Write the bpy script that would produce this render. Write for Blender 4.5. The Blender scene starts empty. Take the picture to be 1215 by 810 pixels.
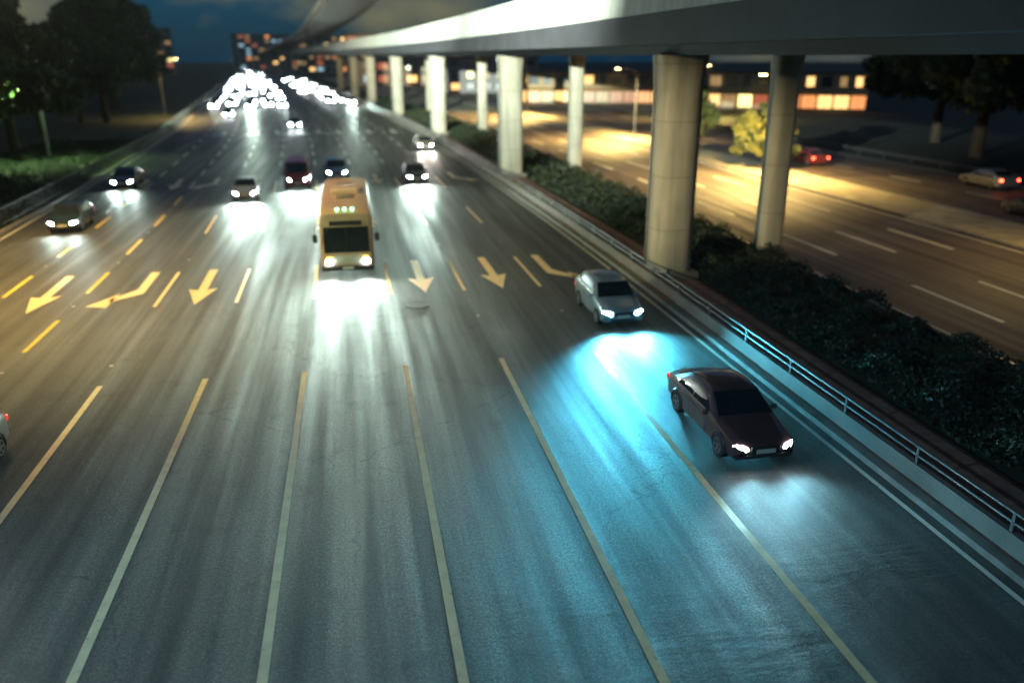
import bpy, bmesh, math, random
import numpy as np
from mathutils import Vector, Matrix
random.seed(7)
C = bpy.context.scene.collection
SC = bpy.context.scene
PI = math.pi
# ------------------------------------------------------------------ camera
H = 9.9
Rm = ((0.981566518, 0.064668590, -0.179847558), (-0.191120827, 0.332127710, -0.923668779), (0.0, 0.941014961, 0.338364954))
Mc = Matrix(Rm); x_, y_, z_ = [Vector([Rm[r][k] for r in range(3)]) for k in range(3)]
# camera looks along -z of its own axes: world = R @ cam
M4 = Matrix(((Rm[0][0], Rm[0][1], Rm[0][2], 0), (Rm[1][0], Rm[1][1], Rm[1][2], 0), (Rm[2][0], Rm[2][1], Rm[2][2], H), (0, 0, 0, 1)))
cam = bpy.data.cameras.new('camera'); co = bpy.data.objects.new('camera', cam); C.objects.link(co)
co.matrix_world = M4
cam.sensor_width = 36; cam.lens = 940 / 1215 * 36; cam.clip_start = .1; cam.clip_end = 6000
cam.dof.use_dof = True; cam.dof.focus_distance = 17.5; cam.dof.aperture_fstop = 0.22
SC.camera = co
# ------------------------------------------------------------------ render and exposure
SC.render.engine = 'CYCLES'
SC.cycles.use_denoising = True
SC.cycles.max_bounces = 5; SC.cycles.volume_bounces = 0
SC.cycles.sample_clamp_indirect = 4
SC.cycles.caustics_reflective = False; SC.cycles.caustics_refractive = False
SC.view_settings.view_transform = 'Standard'; SC.view_settings.look = 'None'
SC.view_settings.exposure = 0.62; SC.view_settings.gamma = 1

def rgb(h):
    h = h.lstrip('#'); v = [int(h[i:i + 2], 16) / 255 for i in (0, 2, 4)]
    return tuple(((c + .055) / 1.055) ** 2.4 if c > .04045 else c / 12.92 for c in v) + (1,)
# ------------------------------------------------------------------ world: dusk sky with city-lit cloud
W = bpy.data.worlds.new('World'); SC.world = W; W.use_nodes = True
nt = W.node_tree; N = nt.nodes; L = nt.links
bg = N['Background']
sky = N.new('ShaderNodeTexSky'); sky.sky_type = 'NISHITA'; sky.sun_disc = False
sky.sun_elevation = math.radians(2.0); sky.sun_rotation = math.radians(160); sky.air_density = 1.0; sky.ozone_density = 4
tint = N.new('ShaderNodeMixRGB'); tint.blend_type = 'MULTIPLY'; tint.inputs[0].default_value = 1
tint.inputs[2].default_value = (.06, .45, .95, 1)
tc = N.new('ShaderNodeTexCoord'); mp = N.new('ShaderNodeMapping'); mp.inputs['Scale'].default_value = (1.6, 1.6, 4.0)
mp.inputs['Location'].default_value = (.5, .2, .3)
nz = N.new('ShaderNodeTexNoise'); nz.inputs['Scale'].default_value = 2.2; nz.inputs['Detail'].default_value = 6; nz.inputs['Roughness'].default_value = .55
cr = N.new('ShaderNodeValToRGB'); cr.color_ramp.elements[0].position = .47; cr.color_ramp.elements[1].position = .66
mx = N.new('ShaderNodeMixRGB'); mx.inputs[2].default_value = (1.9, 1.85, 1.15, 1)
L.new(sky.outputs[0], tint.inputs[1]); L.new(tc.outputs['Generated'], mp.inputs[0]); L.new(mp.outputs[0], nz.inputs[0])
L.new(nz.outputs[0], cr.inputs[0]); L.new(cr.outputs[0], mx.inputs[0]); ad = N.new('ShaderNodeMixRGB'); ad.blend_type = 'ADD'; ad.inputs[0].default_value = 1; ad.inputs[2].default_value = (.02, .26, .62, 1)
L.new(tint.outputs[0], ad.inputs[1]); L.new(ad.outputs[0], mx.inputs[1]); L.new(mx.outputs[0], bg.inputs[0])
bg.inputs[1].default_value = 0.055

# ------------------------------------------------------------------ helpers
def mat(name, col, rough=.6, metal=0., em=None, ems=0., var=0., vscale=4., bump=0., bscale=20., spec=None, coat=0., trans=0.):
    m = bpy.data.materials.new(name); m.use_nodes = True
    n = m.node_tree.nodes; l = m.node_tree.links; b = n['Principled BSDF']
    b.inputs['Base Color'].default_value = (*col[:3], 1); b.inputs['Roughness'].default_value = rough
    b.inputs['Metallic'].default_value = metal
    if spec is not None: b.inputs['Specular IOR Level'].default_value = spec
    if coat: b.inputs['Coat Weight'].default_value = coat; b.inputs['Coat Roughness'].default_value = .06
    if trans: b.inputs['Transmission Weight'].default_value = trans
    if em: b.inputs['Emission Color'].default_value = (*em[:3], 1); b.inputs['Emission Strength'].default_value = ems
    t = n.new('ShaderNodeTexCoord')
    if var or bump:
        if var:
            q = n.new('ShaderNodeTexNoise'); q.inputs['Scale'].default_value = vscale; q.inputs['Detail'].default_value = 6
            l.new(t.outputs['Object'], q.inputs[0])
            r = n.new('ShaderNodeMapRange'); r.inputs['From Min'].default_value = .3; r.inputs['From Max'].default_value = .7
            r.inputs['To Min'].default_value = 1 - var; r.inputs['To Max'].default_value = 1 + var
            l.new(q.outputs[0], r.inputs[0])
            v = n.new('ShaderNodeVectorMath'); v.operation = 'SCALE'; v.inputs[0].default_value = col[:3]
            l.new(r.outputs[0], v.inputs['Scale']); l.new(v.outputs[0], b.inputs['Base Color'])
        if bump:
            q = n.new('ShaderNodeTexNoise'); q.inputs['Scale'].default_value = bscale; q.inputs['Detail'].default_value = 4
            l.new(t.outputs['Object'], q.inputs[0])
            u = n.new('ShaderNodeBump'); u.inputs['Strength'].default_value = bump; u.inputs['Distance'].default_value = .03
            l.new(q.outputs[0], u.inputs['Height']); l.new(u.outputs[0], b.inputs['Normal'])
    return m

def obj(name, verts, faces, m, parent=None, smooth=None, mats=None, mi=None):
    me = bpy.data.meshes.new(name); me.from_pydata([tuple(v) for v in verts], [], faces); me.update()
    for mm in ([m] if not mats else mats): me.materials.append(mm)
    if mi: me.polygons.foreach_set('material_index', mi)
    if smooth is not None:
        me.polygons.foreach_set('use_smooth', [True] * len(me.polygons)); me.set_sharp_from_angle(angle=math.radians(smooth))
    o = bpy.data.objects.new(name, me); C.objects.link(o)
    if parent: o.parent = parent
    return o

class MB:
    def __init__(s): s.v = []; s.f = []; s.mi = []
    def add(s, v, f, mi=0):
        b = len(s.v); s.v += [tuple(p) for p in v]; s.f += [tuple(i + b for i in q) for q in f]; s.mi += [mi] * len(f)
    def quad(s, a, b, c, d, mi=0): s.add([a, b, c, d], [(0, 1, 2, 3)], mi)
    def box(s, x0, x1, y0, y1, z0, z1, mi=0, ch=0.0):
        if ch:
            bm = bmesh.new(); bmesh.ops.create_cube(bm, size=1)
            for v in bm.verts: v.co = ((x0 + x1) / 2 + v.co.x * (x1 - x0), (y0 + y1) / 2 + v.co.y * (y1 - y0), (z0 + z1) / 2 + v.co.z * (z1 - z0))
            bmesh.ops.bevel(bm, geom=bm.edges[:], offset=ch, segments=2, affect='EDGES', profile=.5)
            bm.verts.index_update(); s.add([v.co[:] for v in bm.verts], [[v.index for v in f.verts] for f in bm.faces], mi); bm.free(); return
        v = [(x0, y0, z0), (x1, y0, z0), (x1, y1, z0), (x0, y1, z0), (x0, y0, z1), (x1, y0, z1), (x1, y1, z1), (x0, y1, z1)]
        s.add(v, [(0, 3, 2, 1), (4, 5, 6, 7), (0, 1, 5, 4), (1, 2, 6, 5), (2, 3, 7, 6), (3, 0, 4, 7)], mi)
    def tube(s, pts, r, n=8, mi=0, caps=True):
        pts = [Vector(p) for p in pts]; rs = r if isinstance(r, (list, tuple)) else [r] * len(pts)
        v = []; f = []
        for i, p in enumerate(pts):
            d = (pts[min(i + 1, len(pts) - 1)] - pts[max(i - 1, 0)]).normalized()
            a = d.orthogonal().normalized() if i == 0 else (a - d * a.dot(d)).normalized()
            b = d.cross(a)
            for k in range(n):
                t = 2 * PI * k / n; v.append(p + (a * math.cos(t) + b * math.sin(t)) * rs[i])
        for i in range(len(pts) - 1):
            for k in range(n):
                f.append((i * n + k, i * n + (k + 1) % n, (i + 1) * n + (k + 1) % n, (i + 1) * n + k))
        if caps: f.append(tuple(range(n - 1, -1, -1))); f.append(tuple(range((len(pts) - 1) * n, len(pts) * n)))
        s.add(v, f, mi)
    def build(s, name, m, parent=None, smooth=None, mats=None):
        return obj(name, s.v, s.f, m, parent, smooth, mats, s.mi if mats else None)

def tag(o, label=None, cat=None, group=None, kind=None):
    for k, v in (('label', label), ('category', cat), ('group', group), ('kind', kind)):
        if v: o[k] = v
    return o
def empty(name, loc=(0, 0, 0), rz=0.):
    o = bpy.data.objects.new(name, None); C.objects.link(o); o.location = loc; o.rotation_euler = (0, 0, rz); o.empty_display_size = .5
    return o
def copy_tree(o, parent=None, skip=()):
    c = o.copy(); C.objects.link(c)
    if parent: c.parent = parent
    for ch in list(o.children):
        copy_tree(ch, c)
    return c
def lin(t, a, b): return a + (b - a) * t
# centre-line shift of the bending road
CY = np.array([-60, 0, 35, 48, 62, 76, 98, 115, 130, 171, 215, 280, 380, 520, 830, 1400.])
CX = np.array([0, 0, 0, -.3, -.85, -1.5, -2.7, -3.9, -5.2, -9.5, -13.7, -20.8, -32, -44, -63, -78.])
_g = np.interp(np.arange(-60, 1400, 1.), CY, CX)
_k = np.ones(13) / 13; _g = np.concatenate([_g[:40], np.convolve(_g, _k, 'same')[40:-8], _g[-8:]])
def cs(y): return float(np.interp(y, np.arange(-60, 1400, 1.), _g))
def hd(y): return math.atan2(-(cs(y + 2) - cs(y - 2)), 4)   # heading (z rotation) of the road at y
YS = list(range(-40, 40, 8)) + list(range(40, 200, 6)) + list(range(200, 400, 12)) + list(range(400, 1390, 40))
def strip(x0, x1, z, ys=YS, z1=None, y0=None, y1=None):
    """a flat ribbon following the road"""
    ys = [y for y in ys if (y0 is None or y >= y0) and (y1 is None or y <= y1)]
    if y0 is not None and ys[0] != y0: ys = [y0] + ys
    if y1 is not None and ys[-1] != y1: ys = ys + [y1]
    v = []; f = []
    for y in ys: v += [(x0 + cs(y), y, z), (x1 + cs(y), y, z if z1 is None else z1)]
    for i in range(len(ys) - 1): f.append((2 * i, 2 * i + 1, 2 * i + 3, 2 * i + 2))
    return v, f
def ribbon(profile, y0, y1, closed=True, ys=YS, dx=0):
    """extrude a closed x-z profile along the road"""
    ys = sorted(set([y for y in ys if y0 < y < y1] + [y0, y1])); n = len(profile); v = []; f = []
    for y in ys: v += [(x + dx + cs(y), y, z) for x, z in profile]
    for i in range(len(ys) - 1):
        for k in range(n if closed else n - 1):
            a, b = i * n + k, i * n + (k + 1) % n
            f.append((a, b, b + n, a + n))
    if closed: f.append(tuple(range(n))); f.append(tuple(reversed(range((len(ys) - 1) * n, len(ys) * n))))
    return v, f

# ------------------------------------------------------------------ materials
def asphalt(name, base, tracks=True, wet=.42):
    m = bpy.data.materials.new(name); m.use_nodes = True
    n = m.node_tree.nodes; l = m.node_tree.links; b = n['Principled BSDF']
    t = n.new('ShaderNodeTexCoord')
    def noise(sc, det=4, ro=.5, scale=None):
        q = n.new('ShaderNodeTexNoise'); q.inputs['Scale'].default_value = sc; q.inputs['Detail'].default_value = det; q.inputs['Roughness'].default_value = ro
        if scale:
            mpn = n.new('ShaderNodeMapping'); mpn.inputs['Scale'].default_value = scale; l.new(t.outputs['Object'], mpn.inputs[0]); l.new(mpn.outputs[0], q.inputs[0])
        else: l.new(t.outputs['Object'], q.inputs[0])
        return q
    def mr(src, a, b_, c, d):
        r = n.new('ShaderNodeMapRange'); r.inputs['From Min'].default_value = a; r.inputs['From Max'].default_value = b_
        r.inputs['To Min'].default_value = c; r.inputs['To Max'].default_value = d; l.new(src, r.inputs[0]); return r.outputs[0]
    def math_(op, a, b_):
        r = n.new('ShaderNodeMath'); r.operation = op
        for i, s in enumerate((a, b_)):
            if isinstance(s, (int, float)): r.inputs[i].default_value = s
            else: l.new(s, r.inputs[i])
        return r.outputs[0]
    big = noise(.25, 5, .6); streak = noise(1.1, 4, .55, (1.6, .05, 1)); grain = noise(26, 4, .75); fine = noise(110, 2, .6)
    sep = n.new('ShaderNodeSeparateXYZ'); l.new(t.outputs['Object'], sep.inputs[0])
    # colour: worn streaks along the lanes, blotches, aggregate grain
    c1 = mr(big.outputs[0], .3, .7, .78, 1.25); c2 = mr(streak.outputs[0], .3, .7, .6, 1.45); c3 = mr(grain.outputs[0], .32, .68, .12, 2.1)
    spk = noise(13, 5, .85); k = math_('MULTIPLY', math_('MULTIPLY', math_('MULTIPLY', c1, c2), c3), mr(spk.outputs[0], .36, .64, .35, 1.75))
    # oil-dark band down the middle of every 3.3 m lane, cracks and repair stains
    lane = math_('PINGPONG', math_('ADD', sep.outputs[0], 2.1 + 33), 1.65)
    k = math_('MULTIPLY', k, mr(lane, 1.0, 1.65, 1.0, .62))
    vo = n.new('ShaderNodeTexVoronoi'); vo.feature = 'DISTANCE_TO_EDGE'; vo.inputs['Scale'].default_value = .16
    wn_ = noise(.9, 5, .6); av = n.new('ShaderNodeMixRGB'); av.blend_type = 'ADD'; av.inputs[0].default_value = .9; l.new(t.outputs['Object'], av.inputs[1]); l.new(wn_.outputs['Color'], av.inputs[2]); l.new(av.outputs[0], vo.inputs['Vector'])
    crk = mr(vo.outputs['Distance'], .001, .004, .35, 1.0); crk_m = mr(big.outputs[0], .5, .56, 0, 1)
    crk = math_('MAXIMUM', crk, math_('SUBTRACT', 1.0, crk_m)); k = math_('MULTIPLY', k, crk)
    st_ = noise(.7, 6, .65); k = math_('MULTIPLY', k, mr(st_.outputs[0], .58, .66, 1.0, .6))
    v = n.new('ShaderNodeVectorMath'); v.operation = 'SCALE'; v.inputs[0].default_value = base; l.new(k, v.inputs['Scale'])
    l.new(v.outputs[0], b.inputs['Base Color'])
    # damp film: smoother in wheel tracks
    r1 = mr(streak.outputs[0], .35, .68, wet + .16, wet - .06); r2 = mr(grain.outputs[0], .35, .65, -.06, .10)
    l.new(math_('ADD', r1, r2), b.inputs['Roughness'])
    b.inputs['Specular IOR Level'].default_value = .62
    # bump: aggregate plus the shoved waves near the stop line side of the right-hand lanes
    wv = noise(1.0, 3, .5, (.8, 2.6, 1)); near = mr(sep.outputs[1], 12, 15.5, 1, 0)
    xt_ = n.new('ShaderNodeTexNoise'); xt_.inputs['Scale'].default_value = .45; l.new(t.outputs['Object'], xt_.inputs[0])
    xm = math_('MULTIPLY', mr(sep.outputs[0], 0.5, 2.5, 0, 1), mr(xt_.outputs[0], .45, .6, .1, 1.3))
    wave = math_('MULTIPLY', math_('MULTIPLY', wv.outputs[0], near), math_('MULTIPLY', xm, 1.0))
    bu = n.new('ShaderNodeBump'); bu.inputs['Strength'].default_value = .8; bu.inputs['Distance'].default_value = .02
    l.new(math_('ADD', grain.outputs[0], math_('MULTIPLY', spk.outputs[0], 1.0)), bu.inputs['Height'])
    bw = n.new('ShaderNodeBump'); bw.inputs['Strength'].default_value = .5; bw.inputs['Distance'].default_value = .09
    l.new(wave, bw.inputs['Height']); l.new(bu.outputs[0], bw.inputs['Normal']); l.new(bw.outputs[0], b.inputs['Normal'])
    return m
M = {}
M['asphalt'] = asphalt('asphalt', (.046, .045, .040))
M['asphalt2'] = asphalt('asphalt_side', (.075, .060, .052), wet=.5)
def paint(name, col):
    m = mat(name, col, .33, var=.12, vscale=3, bump=.08, bscale=60, spec=.7)
    n = m.node_tree.nodes; l = m.node_tree.links; b = n['Principled BSDF']
    t = n.new('ShaderNodeTexCoord'); q = n.new('ShaderNodeTexNoise'); q.inputs['Scale'].default_value = 9; q.inputs['Detail'].default_value = 8; q.inputs['Roughness'].default_value = .7
    l.new(t.outputs['Object'], q.inputs[0])
    r = n.new('ShaderNodeValToRGB'); r.color_ramp.elements[0].position = .60; r.color_ramp.elements[1].position = .70
    l.new(q.outputs[0], r.inputs[0])
    x = n.new('ShaderNodeMixRGB'); x.inputs[2].default_value = (.09, .085, .07, 1); l.new(r.outputs[0], x.inputs[0])
    src = b.inputs['Base Color'].links[0].from_socket; l.new(src, x.inputs[1]); l.new(x.outputs[0], b.inputs['Base Color'])
    return m
M['line'] = paint('line_paint', (.94, .70, .40)); M['line_lamplit'] = paint('lamplit_line_paint', (.85, .62, .08)); M['line_w'] = paint('white_line_paint', (.78, .76, .66))  # middle paint has the yellow street light put into its colour
M['grass'] = mat('grass_ground', (.014, .022, .012), .9, var=.5, vscale=.6, bump=1, bscale=8)
M['conc'] = mat('concrete', (.15, .13, .11), .75, var=.22, vscale=.8, bump=.3, bscale=12)
M['conc_pale'] = mat('pale_concrete', (.56, .57, .52), .65, var=.10, vscale=.35, bump=.15, bscale=6)
def stain(m, pitch, amt=.35):
    n = m.node_tree.nodes; l = m.node_tree.links; b = n['Principled BSDF']; t = n.new('ShaderNodeTexCoord')
    mpn = n.new('ShaderNodeMapping'); mpn.inputs['Scale'].default_value = (2.2, 2.2, .12); l.new(t.outputs['Object'], mpn.inputs[0])
    q = n.new('ShaderNodeTexNoise'); q.inputs['Scale'].default_value = 1.0; q.inputs['Detail'].default_value = 7; q.inputs['Roughness'].default_value = .65; l.new(mpn.outputs[0], q.inputs[0])
    r_ = n.new('ShaderNodeMapRange'); r_.inputs['From Min'].default_value = .42; r_.inputs['From Max'].default_value = .68; r_.inputs['To Min'].default_value = 1.05; r_.inputs['To Max'].default_value = 1 - amt; l.new(q.outputs[0], r_.inputs[0])
    sp = n.new('ShaderNodeSeparateXYZ'); l.new(t.outputs['Object'], sp.inputs[0])
    pp = n.new('ShaderNodeMath'); pp.operation = 'PINGPONG'; l.new(sp.outputs[2], pp.inputs[0]); pp.inputs[1].default_value = pitch / 2
    j_ = n.new('ShaderNodeMapRange'); j_.inputs['From Min'].default_value = .008; j_.inputs['From Max'].default_value = .022; j_.inputs['To Min'].default_value = .5; j_.inputs['To Max'].default_value = 1; l.new(pp.outputs[0], j_.inputs[0])
    mm = n.new('ShaderNodeMath'); mm.operation = 'MULTIPLY'; l.new(r_.outputs[0], mm.inputs[0]); l.new(j_.outputs[0], mm.inputs[1])
    src = b.inputs['Base Color'].links[0].from_socket; v = n.new('ShaderNodeVectorMath'); v.operation = 'SCALE'; l.new(src, v.inputs[0]); l.new(mm.outputs[0], v.inputs['Scale']); l.new(v.outputs[0], b.inputs['Base Color'])
M['column'] = mat('column_concrete', (.31, .285, .225), .7, var=.14, vscale=.6, bump=.2, bscale=8); stain(M['column'], 2.4)
stain(M['conc_pale'], 50, .3)
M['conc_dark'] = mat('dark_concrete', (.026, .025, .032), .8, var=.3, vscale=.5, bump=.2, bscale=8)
M['kerb'] = mat('kerb_stone', (.17, .155, .14), .7, var=.25, vscale=2, bump=.4, bscale=25)
M['brick'] = mat('brown_paving', (.20, .115, .085), .8, var=.3, vscale=3, bump=.5, bscale=18)
M['rail'] = mat('galvanised_rail', (.17, .17, .165), .42, .7, var=.15, vscale=6)
M['darkrail'] = mat('dark_fence_metal', (.035, .04, .045), .5, .3)
M['bark'] = mat('bark', (.07, .05, .035), .9, var=.4, vscale=6, bump=.8, bscale=15)
def leafmat(name, c):
    m = mat(name, c, .6); n = m.node_tree.nodes; l = m.node_tree.links; b = n['Principled BSDF']
    g = n.new('ShaderNodeTexCoord'); q = n.new('ShaderNodeTexNoise'); q.inputs['Scale'].default_value = .7; q.inputs['Detail'].default_value = 5
    l.new(g.outputs['Object'], q.inputs[0]); r = n.new('ShaderNodeValToRGB')
    r.color_ramp.elements[0].position = .35; r.color_ramp.elements[0].color = (c[0] * .5, c[1] * .55, c[2] * .6, 1)
    r.color_ramp.elements[1].position = .65; r.color_ramp.elements[1].color = (c[0] * 1.6, c[1] * 1.4, c[2], 1)
    l.new(q.outputs[0], r.inputs[0]); l.new(r.outputs[0], b.inputs['Base Color'])
    return m
M['leaf'] = leafmat('dark_leaves', (.035, .062, .022)); M['bedleaf'] = leafmat('bed_leaves', (.014, .026, .012)); M['leaf2'] = leafmat('green_leaves', (.065, .11, .03)); M['leaf3'] = leafmat('yellow_green_leaves', (.11, .12, .03))
M['glass'] = mat('car_glass', (.012, .016, .02), .06, spec=.8)
M['tyre'] = mat('tyre_rubber', (.018, .018, .018), .8); M['rim'] = mat('alloy_rim', (.45, .46, .48), .3, .9)
M['trim'] = mat('black_trim', (.02, .02, .022), .45); M['chrome'] = mat('chrome', (.6, .62, .64), .18, 1)
M['plate'] = mat('number_plate', (.62, .60, .52), .5)
M['lamp_w'] = mat('headlight_lit', (.9, .95, 1), .2, em=(.86, .95, 1.), ems=110)
M['lamp_b'] = mat('xenon_headlight_lit', (.8, .95, 1), .2, em=(.45, .85, 1.), ems=110)
M['lamp_far'] = mat('far_headlight_lit', (.9, .95, 1), .2, em=(.85, .96, 1.), ems=420)
M['lamp_r'] = mat('tail_lamp_glass', (.35, .01, .01), .25, em=(1, .04, .02), ems=.6)
M['lamp_rl'] = mat('tail_lamp_lit', (.5, .01, .01), .25, em=(1, .07, .03), ems=14)
M['amber'] = mat('amber_indicator_lit', (.8, .4, .05), .3, em=(1, .62, .06), ems=7)
M['green'] = mat('green_marker_lit', (.1, .7, .3), .3, em=(.15, 1, .45), ems=12)
M['street'] = mat('street_lamp_lit', (1, .85, .5), .3, em=(1, .72, .28), ems=60)

# ------------------------------------------------------------------ setting: ground and roads
def ground():
    v = []; f = []; xs = [-900, -300, -100, -40, 0, 40, 100, 300, 900]; ys = [-100, -60, 0, 60, 150, 300, 600, 1100, 1500]
    for y in ys: v += [(x, y, -.02) for x in xs]
    n = len(xs)
    for j in range(len(ys) - 1):
        for i in range(n - 1): f.append((j * n + i, j * n + i + 1, (j + 1) * n + i + 1, (j + 1) * n + i))
    tag(obj('ground', v, f, M['grass']), kind='structure')
ground()
v, f = strip(-20.3, 12.45, 0.0); tag(obj('road', v, f, M['asphalt']), kind='structure')
v, f = strip(21.3, 35.2, 0.0, y1=150.); tag(obj('side_road', v, f, M['asphalt2']), kind='structure')
v, f = strip(40.5, 54, 0.0, y1=330.); tag(obj('far_road', v, f, M['asphalt2']), kind='structure')
# kerbs and verges
def kerb(name, x0, x1, z, y0=-40, y1=1300, m='kerb'):
    v, f = ribbon([(x0, -.02), (x1, -.02), (x1, z), (x0 + .02, z), (x0, z - .02)], y0, y1)
    return tag(obj(name, v, f, M[m]), kind='structure')
kerb('kerb', 12.45, 12.75, .15)
kerb('kerb', 21.0, 21.3, .15, y1=150); kerb('kerb', 35.2, 35.5, .15, y1=150); kerb('kerb', 40.2, 40.5, .15, y1=330)
v, f = ribbon([(-20.3, .13), (-20.32, .15), (-20.6, .15), (-20.6, -.02), (-20.3, -.02)], -40, 1300); tag(obj('kerb', v, f, M['kerb']), kind='structure')
v, f = ribbon([(12.752, -.02), (15.3, -.02), (15.3, .13), (12.752, .13)], -40, 420); tag(obj('pavement', v, f, M['brick']), kind='structure')
v, f = ribbon([(15.302, -.02), (20.998, -.02), (20.998, .10), (15.302, .10)], -40, 420); tag(obj('planting_bed', v, f, M['grass']), kind='structure')
M['verge'] = mat('pale_verge', (.30, .27, .20), .85, var=.3, vscale=.8, bump=.4, bscale=10)
v, f = ribbon([(35.502, -.02), (40.198, -.02), (40.198, .14), (35.502, .14)], -40, 330); tag(obj('verge', v, f, M['verge']), kind='structure')
v, f = strip(21.5, 95, -.012, y0=150., y1=420.); tag(obj('forecourt', v, f, M['verge']), kind='structure')

# road markings (structure, 4 mm above the road)
mk = MB(); mk_lamplit = MB(); mkw = MB()
def line(b, x, y0, y1, w=.16, z=.004):
    n = max(1, int((y1 - y0) / 6))
    for i in range(n):
        a = lin(i / n, y0, y1); c = lin((i + 1) / n, y0, y1)
        b.quad((x - w / 2 + cs(a), a, z), (x + w / 2 + cs(a), a, z), (x + w / 2 + cs(c), c, z), (x - w / 2 + cs(c), c, z))
for x in (-11.9, -8.45, -5.25, -2.1, 1.23, 4.55, 7.96): line(mk, x, -20, 25.4, .18)
for x in (-12.0, -15.4):
    y = 29.2
    while y < 210: line(mk_lamplit if y < 62 else mkw, x, y, y + 3.7, .17); y += 7.6  # near dashes carry yellow lamplight in their colour, far ones are plain white
for x in (-8.65, -5.35, -2.1, 1.23, 4.5, 8.0):
    y = 34.1
    while y < 75: line(mk, x, y, y + 5.8, .15); y += 15
    y = 80
    while y < 330: line(mkw, x, y, y + 3.8, .16); y += 8
line(mkw, -19.9, -20, 600, .13); line(mkw, 12.1, -20, 600, .13)
def arrow(b, x, y, kind, s=1.0):
    """6 m lane arrow pointing to the camera; kind 0 straight, -1 bends to -x, +1 bends to +x"""
    z = .0045
    if kind == 0:
        P = [(-.19, 6), (.19, 6), (.19, 2.3), (-.19, 2.3)]; b.add([(x + p[0] + cs(y + p[1]), y + p[1], z) for p in P], [(0, 3, 2, 1)])
        P = [(-.62, 2.5), (0, 0), (.62, 2.5), (.19, 2.3), (-.19, 2.3)]; b.add([(x + p[0] + cs(y + p[1]), y + p[1], z) for p in P], [(0, 4, 1), (4, 3, 1), (3, 2, 1)])
    else:
        k = kind
        P = [(-.2, 6), (.2, 6), (.22, 2.2), (-.18, 2.9)]
        P = [(k * p[0] * -1 + 0, p[1]) for p in P]
        P2 = [(.18, 2.9), (-.22, 2.2), (.95, 1.05), (1.0, 1.55)]; P2 = [(k * p[0], p[1]) for p in P2]
        P3 = [(.78, 2.35), (1.75, .55), (.85, .25)]; P3 = [(k * p[0], p[1]) for p in P3]
        for Q in (P, P2, P3):
            q = [(x + p[0] + cs(y + p[1]), y + p[1], z) for p in Q]
            a = sum(q[i][0] * q[(i + 1) % len(q)][1] - q[(i + 1) % len(q)][0] * q[i][1] for i in range(len(q)))
            if a < 0: q = q[::-1]
            b.add(q, [tuple(range(len(q)))])
for x, k in ((-17.2, -1), (-13.6, 0), (-9.75, -1), (-7.05, 0), (2.75, 0), (6.25, 0), (9.1, 1)): arrow(mk, x, 34.1, k)
for x, k in ((-16.0, -1), (-13.3, 0), (-10.3, -1), (2.9, 0), (6.1, 0), (9.6, 1), (-3.7, 0)): arrow(mk, x, 66.8, k)
for x, k in ((-13.2, -1), (-8.9, -1), (-6.2, 1), (-3.4, 1), (-.6, 1), (2.0, 0), (6.2, 0), (9.5, 0)): arrow(mkw, x, 113, k)
tag(mk.build('lane_marking', M['line']), kind='structure')
tag(mk_lamplit.build('lane_marking', M['line_lamplit']), kind='structure')
tag(mkw.build('lane_marking', M['line_w']), kind='structure')
mk = MB()
for x in (24.8, 28.3, 31.8):
    y = 14
    while y < 140: line(mk, x, y, y + 5.5, .22); y += 11.5
line(mk, 21.7, -20, 148, .15); line(mk, 34.8, -20, 148, .15); line(mk, 40.9, -20, 320, .15); line(mk, 53.5, -20, 320, .15)
y = 5
while y < 300: line(mk, 47, y, y + 4, .18); y += 9
tag(mk.build('side_road_marking', M['line_w']), kind='structure')
# tar joint across the carriageway and asphalt patch
j = MB(); M['tar'] = mat('tar_joint', (.012, .012, .012), .35, bump=.3)
pts = [(lin(i / 40, 1.35, 9.5), 32.15 + .05 * math.sin(i * .9) + random.uniform(-.03, .03)) for i in range(41)]
for a, b in zip(pts[:-1], pts[1:]):
    w = .035; j.quad((a[0], a[1] - w, .0035), (b[0], b[1] - w, .0035), (b[0], b[1] + w, .0035), (a[0], a[1] + w, .0035))
tag(j.build('tar_seam', M['tar']), kind='structure')

# manhole cover
mh = empty('manhole_cover', (2.2, 32.25, 0)); tag(mh, 'round iron manhole cover set in the lane just in front of a straight arrow', 'manhole cover')
def disc(r, z0, z1, n=32, r0=0):
    v = []; f = []
    if r0 == 0:
        v = [(r * math.cos(2 * PI * k / n), r * math.sin(2 * PI * k / n), z) for z in (z0, z1) for k in range(n)]
        f = [tuple(range(n, 2 * n))] + [(k, (k + 1) % n, n + (k + 1) % n, n + k) for k in range(n)]
    else:
        v = [(q * math.cos(2 * PI * k / n), q * math.sin(2 * PI * k / n), z) for q, z in ((r, z0), (r, z1), (r0, z1), (r0, z0)) for k in range(n)]
        f = [(i * n + k, i * n + (k + 1) % n, (i + 1) * n + (k + 1) % n, (i + 1) * n + k) for i in range(3) for k in range(n)]
    return v, f
M['iron'] = mat('worn_iron', (.11, .10, .09), .45, .6, bump=.8, bscale=30)
v, f = disc(.52, .002, .018, r0=.43); obj('frame', v, f, M['iron'], mh)
v, f = disc(.42, .002, .014); obj('lid', v, f, M['iron'], mh)
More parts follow.
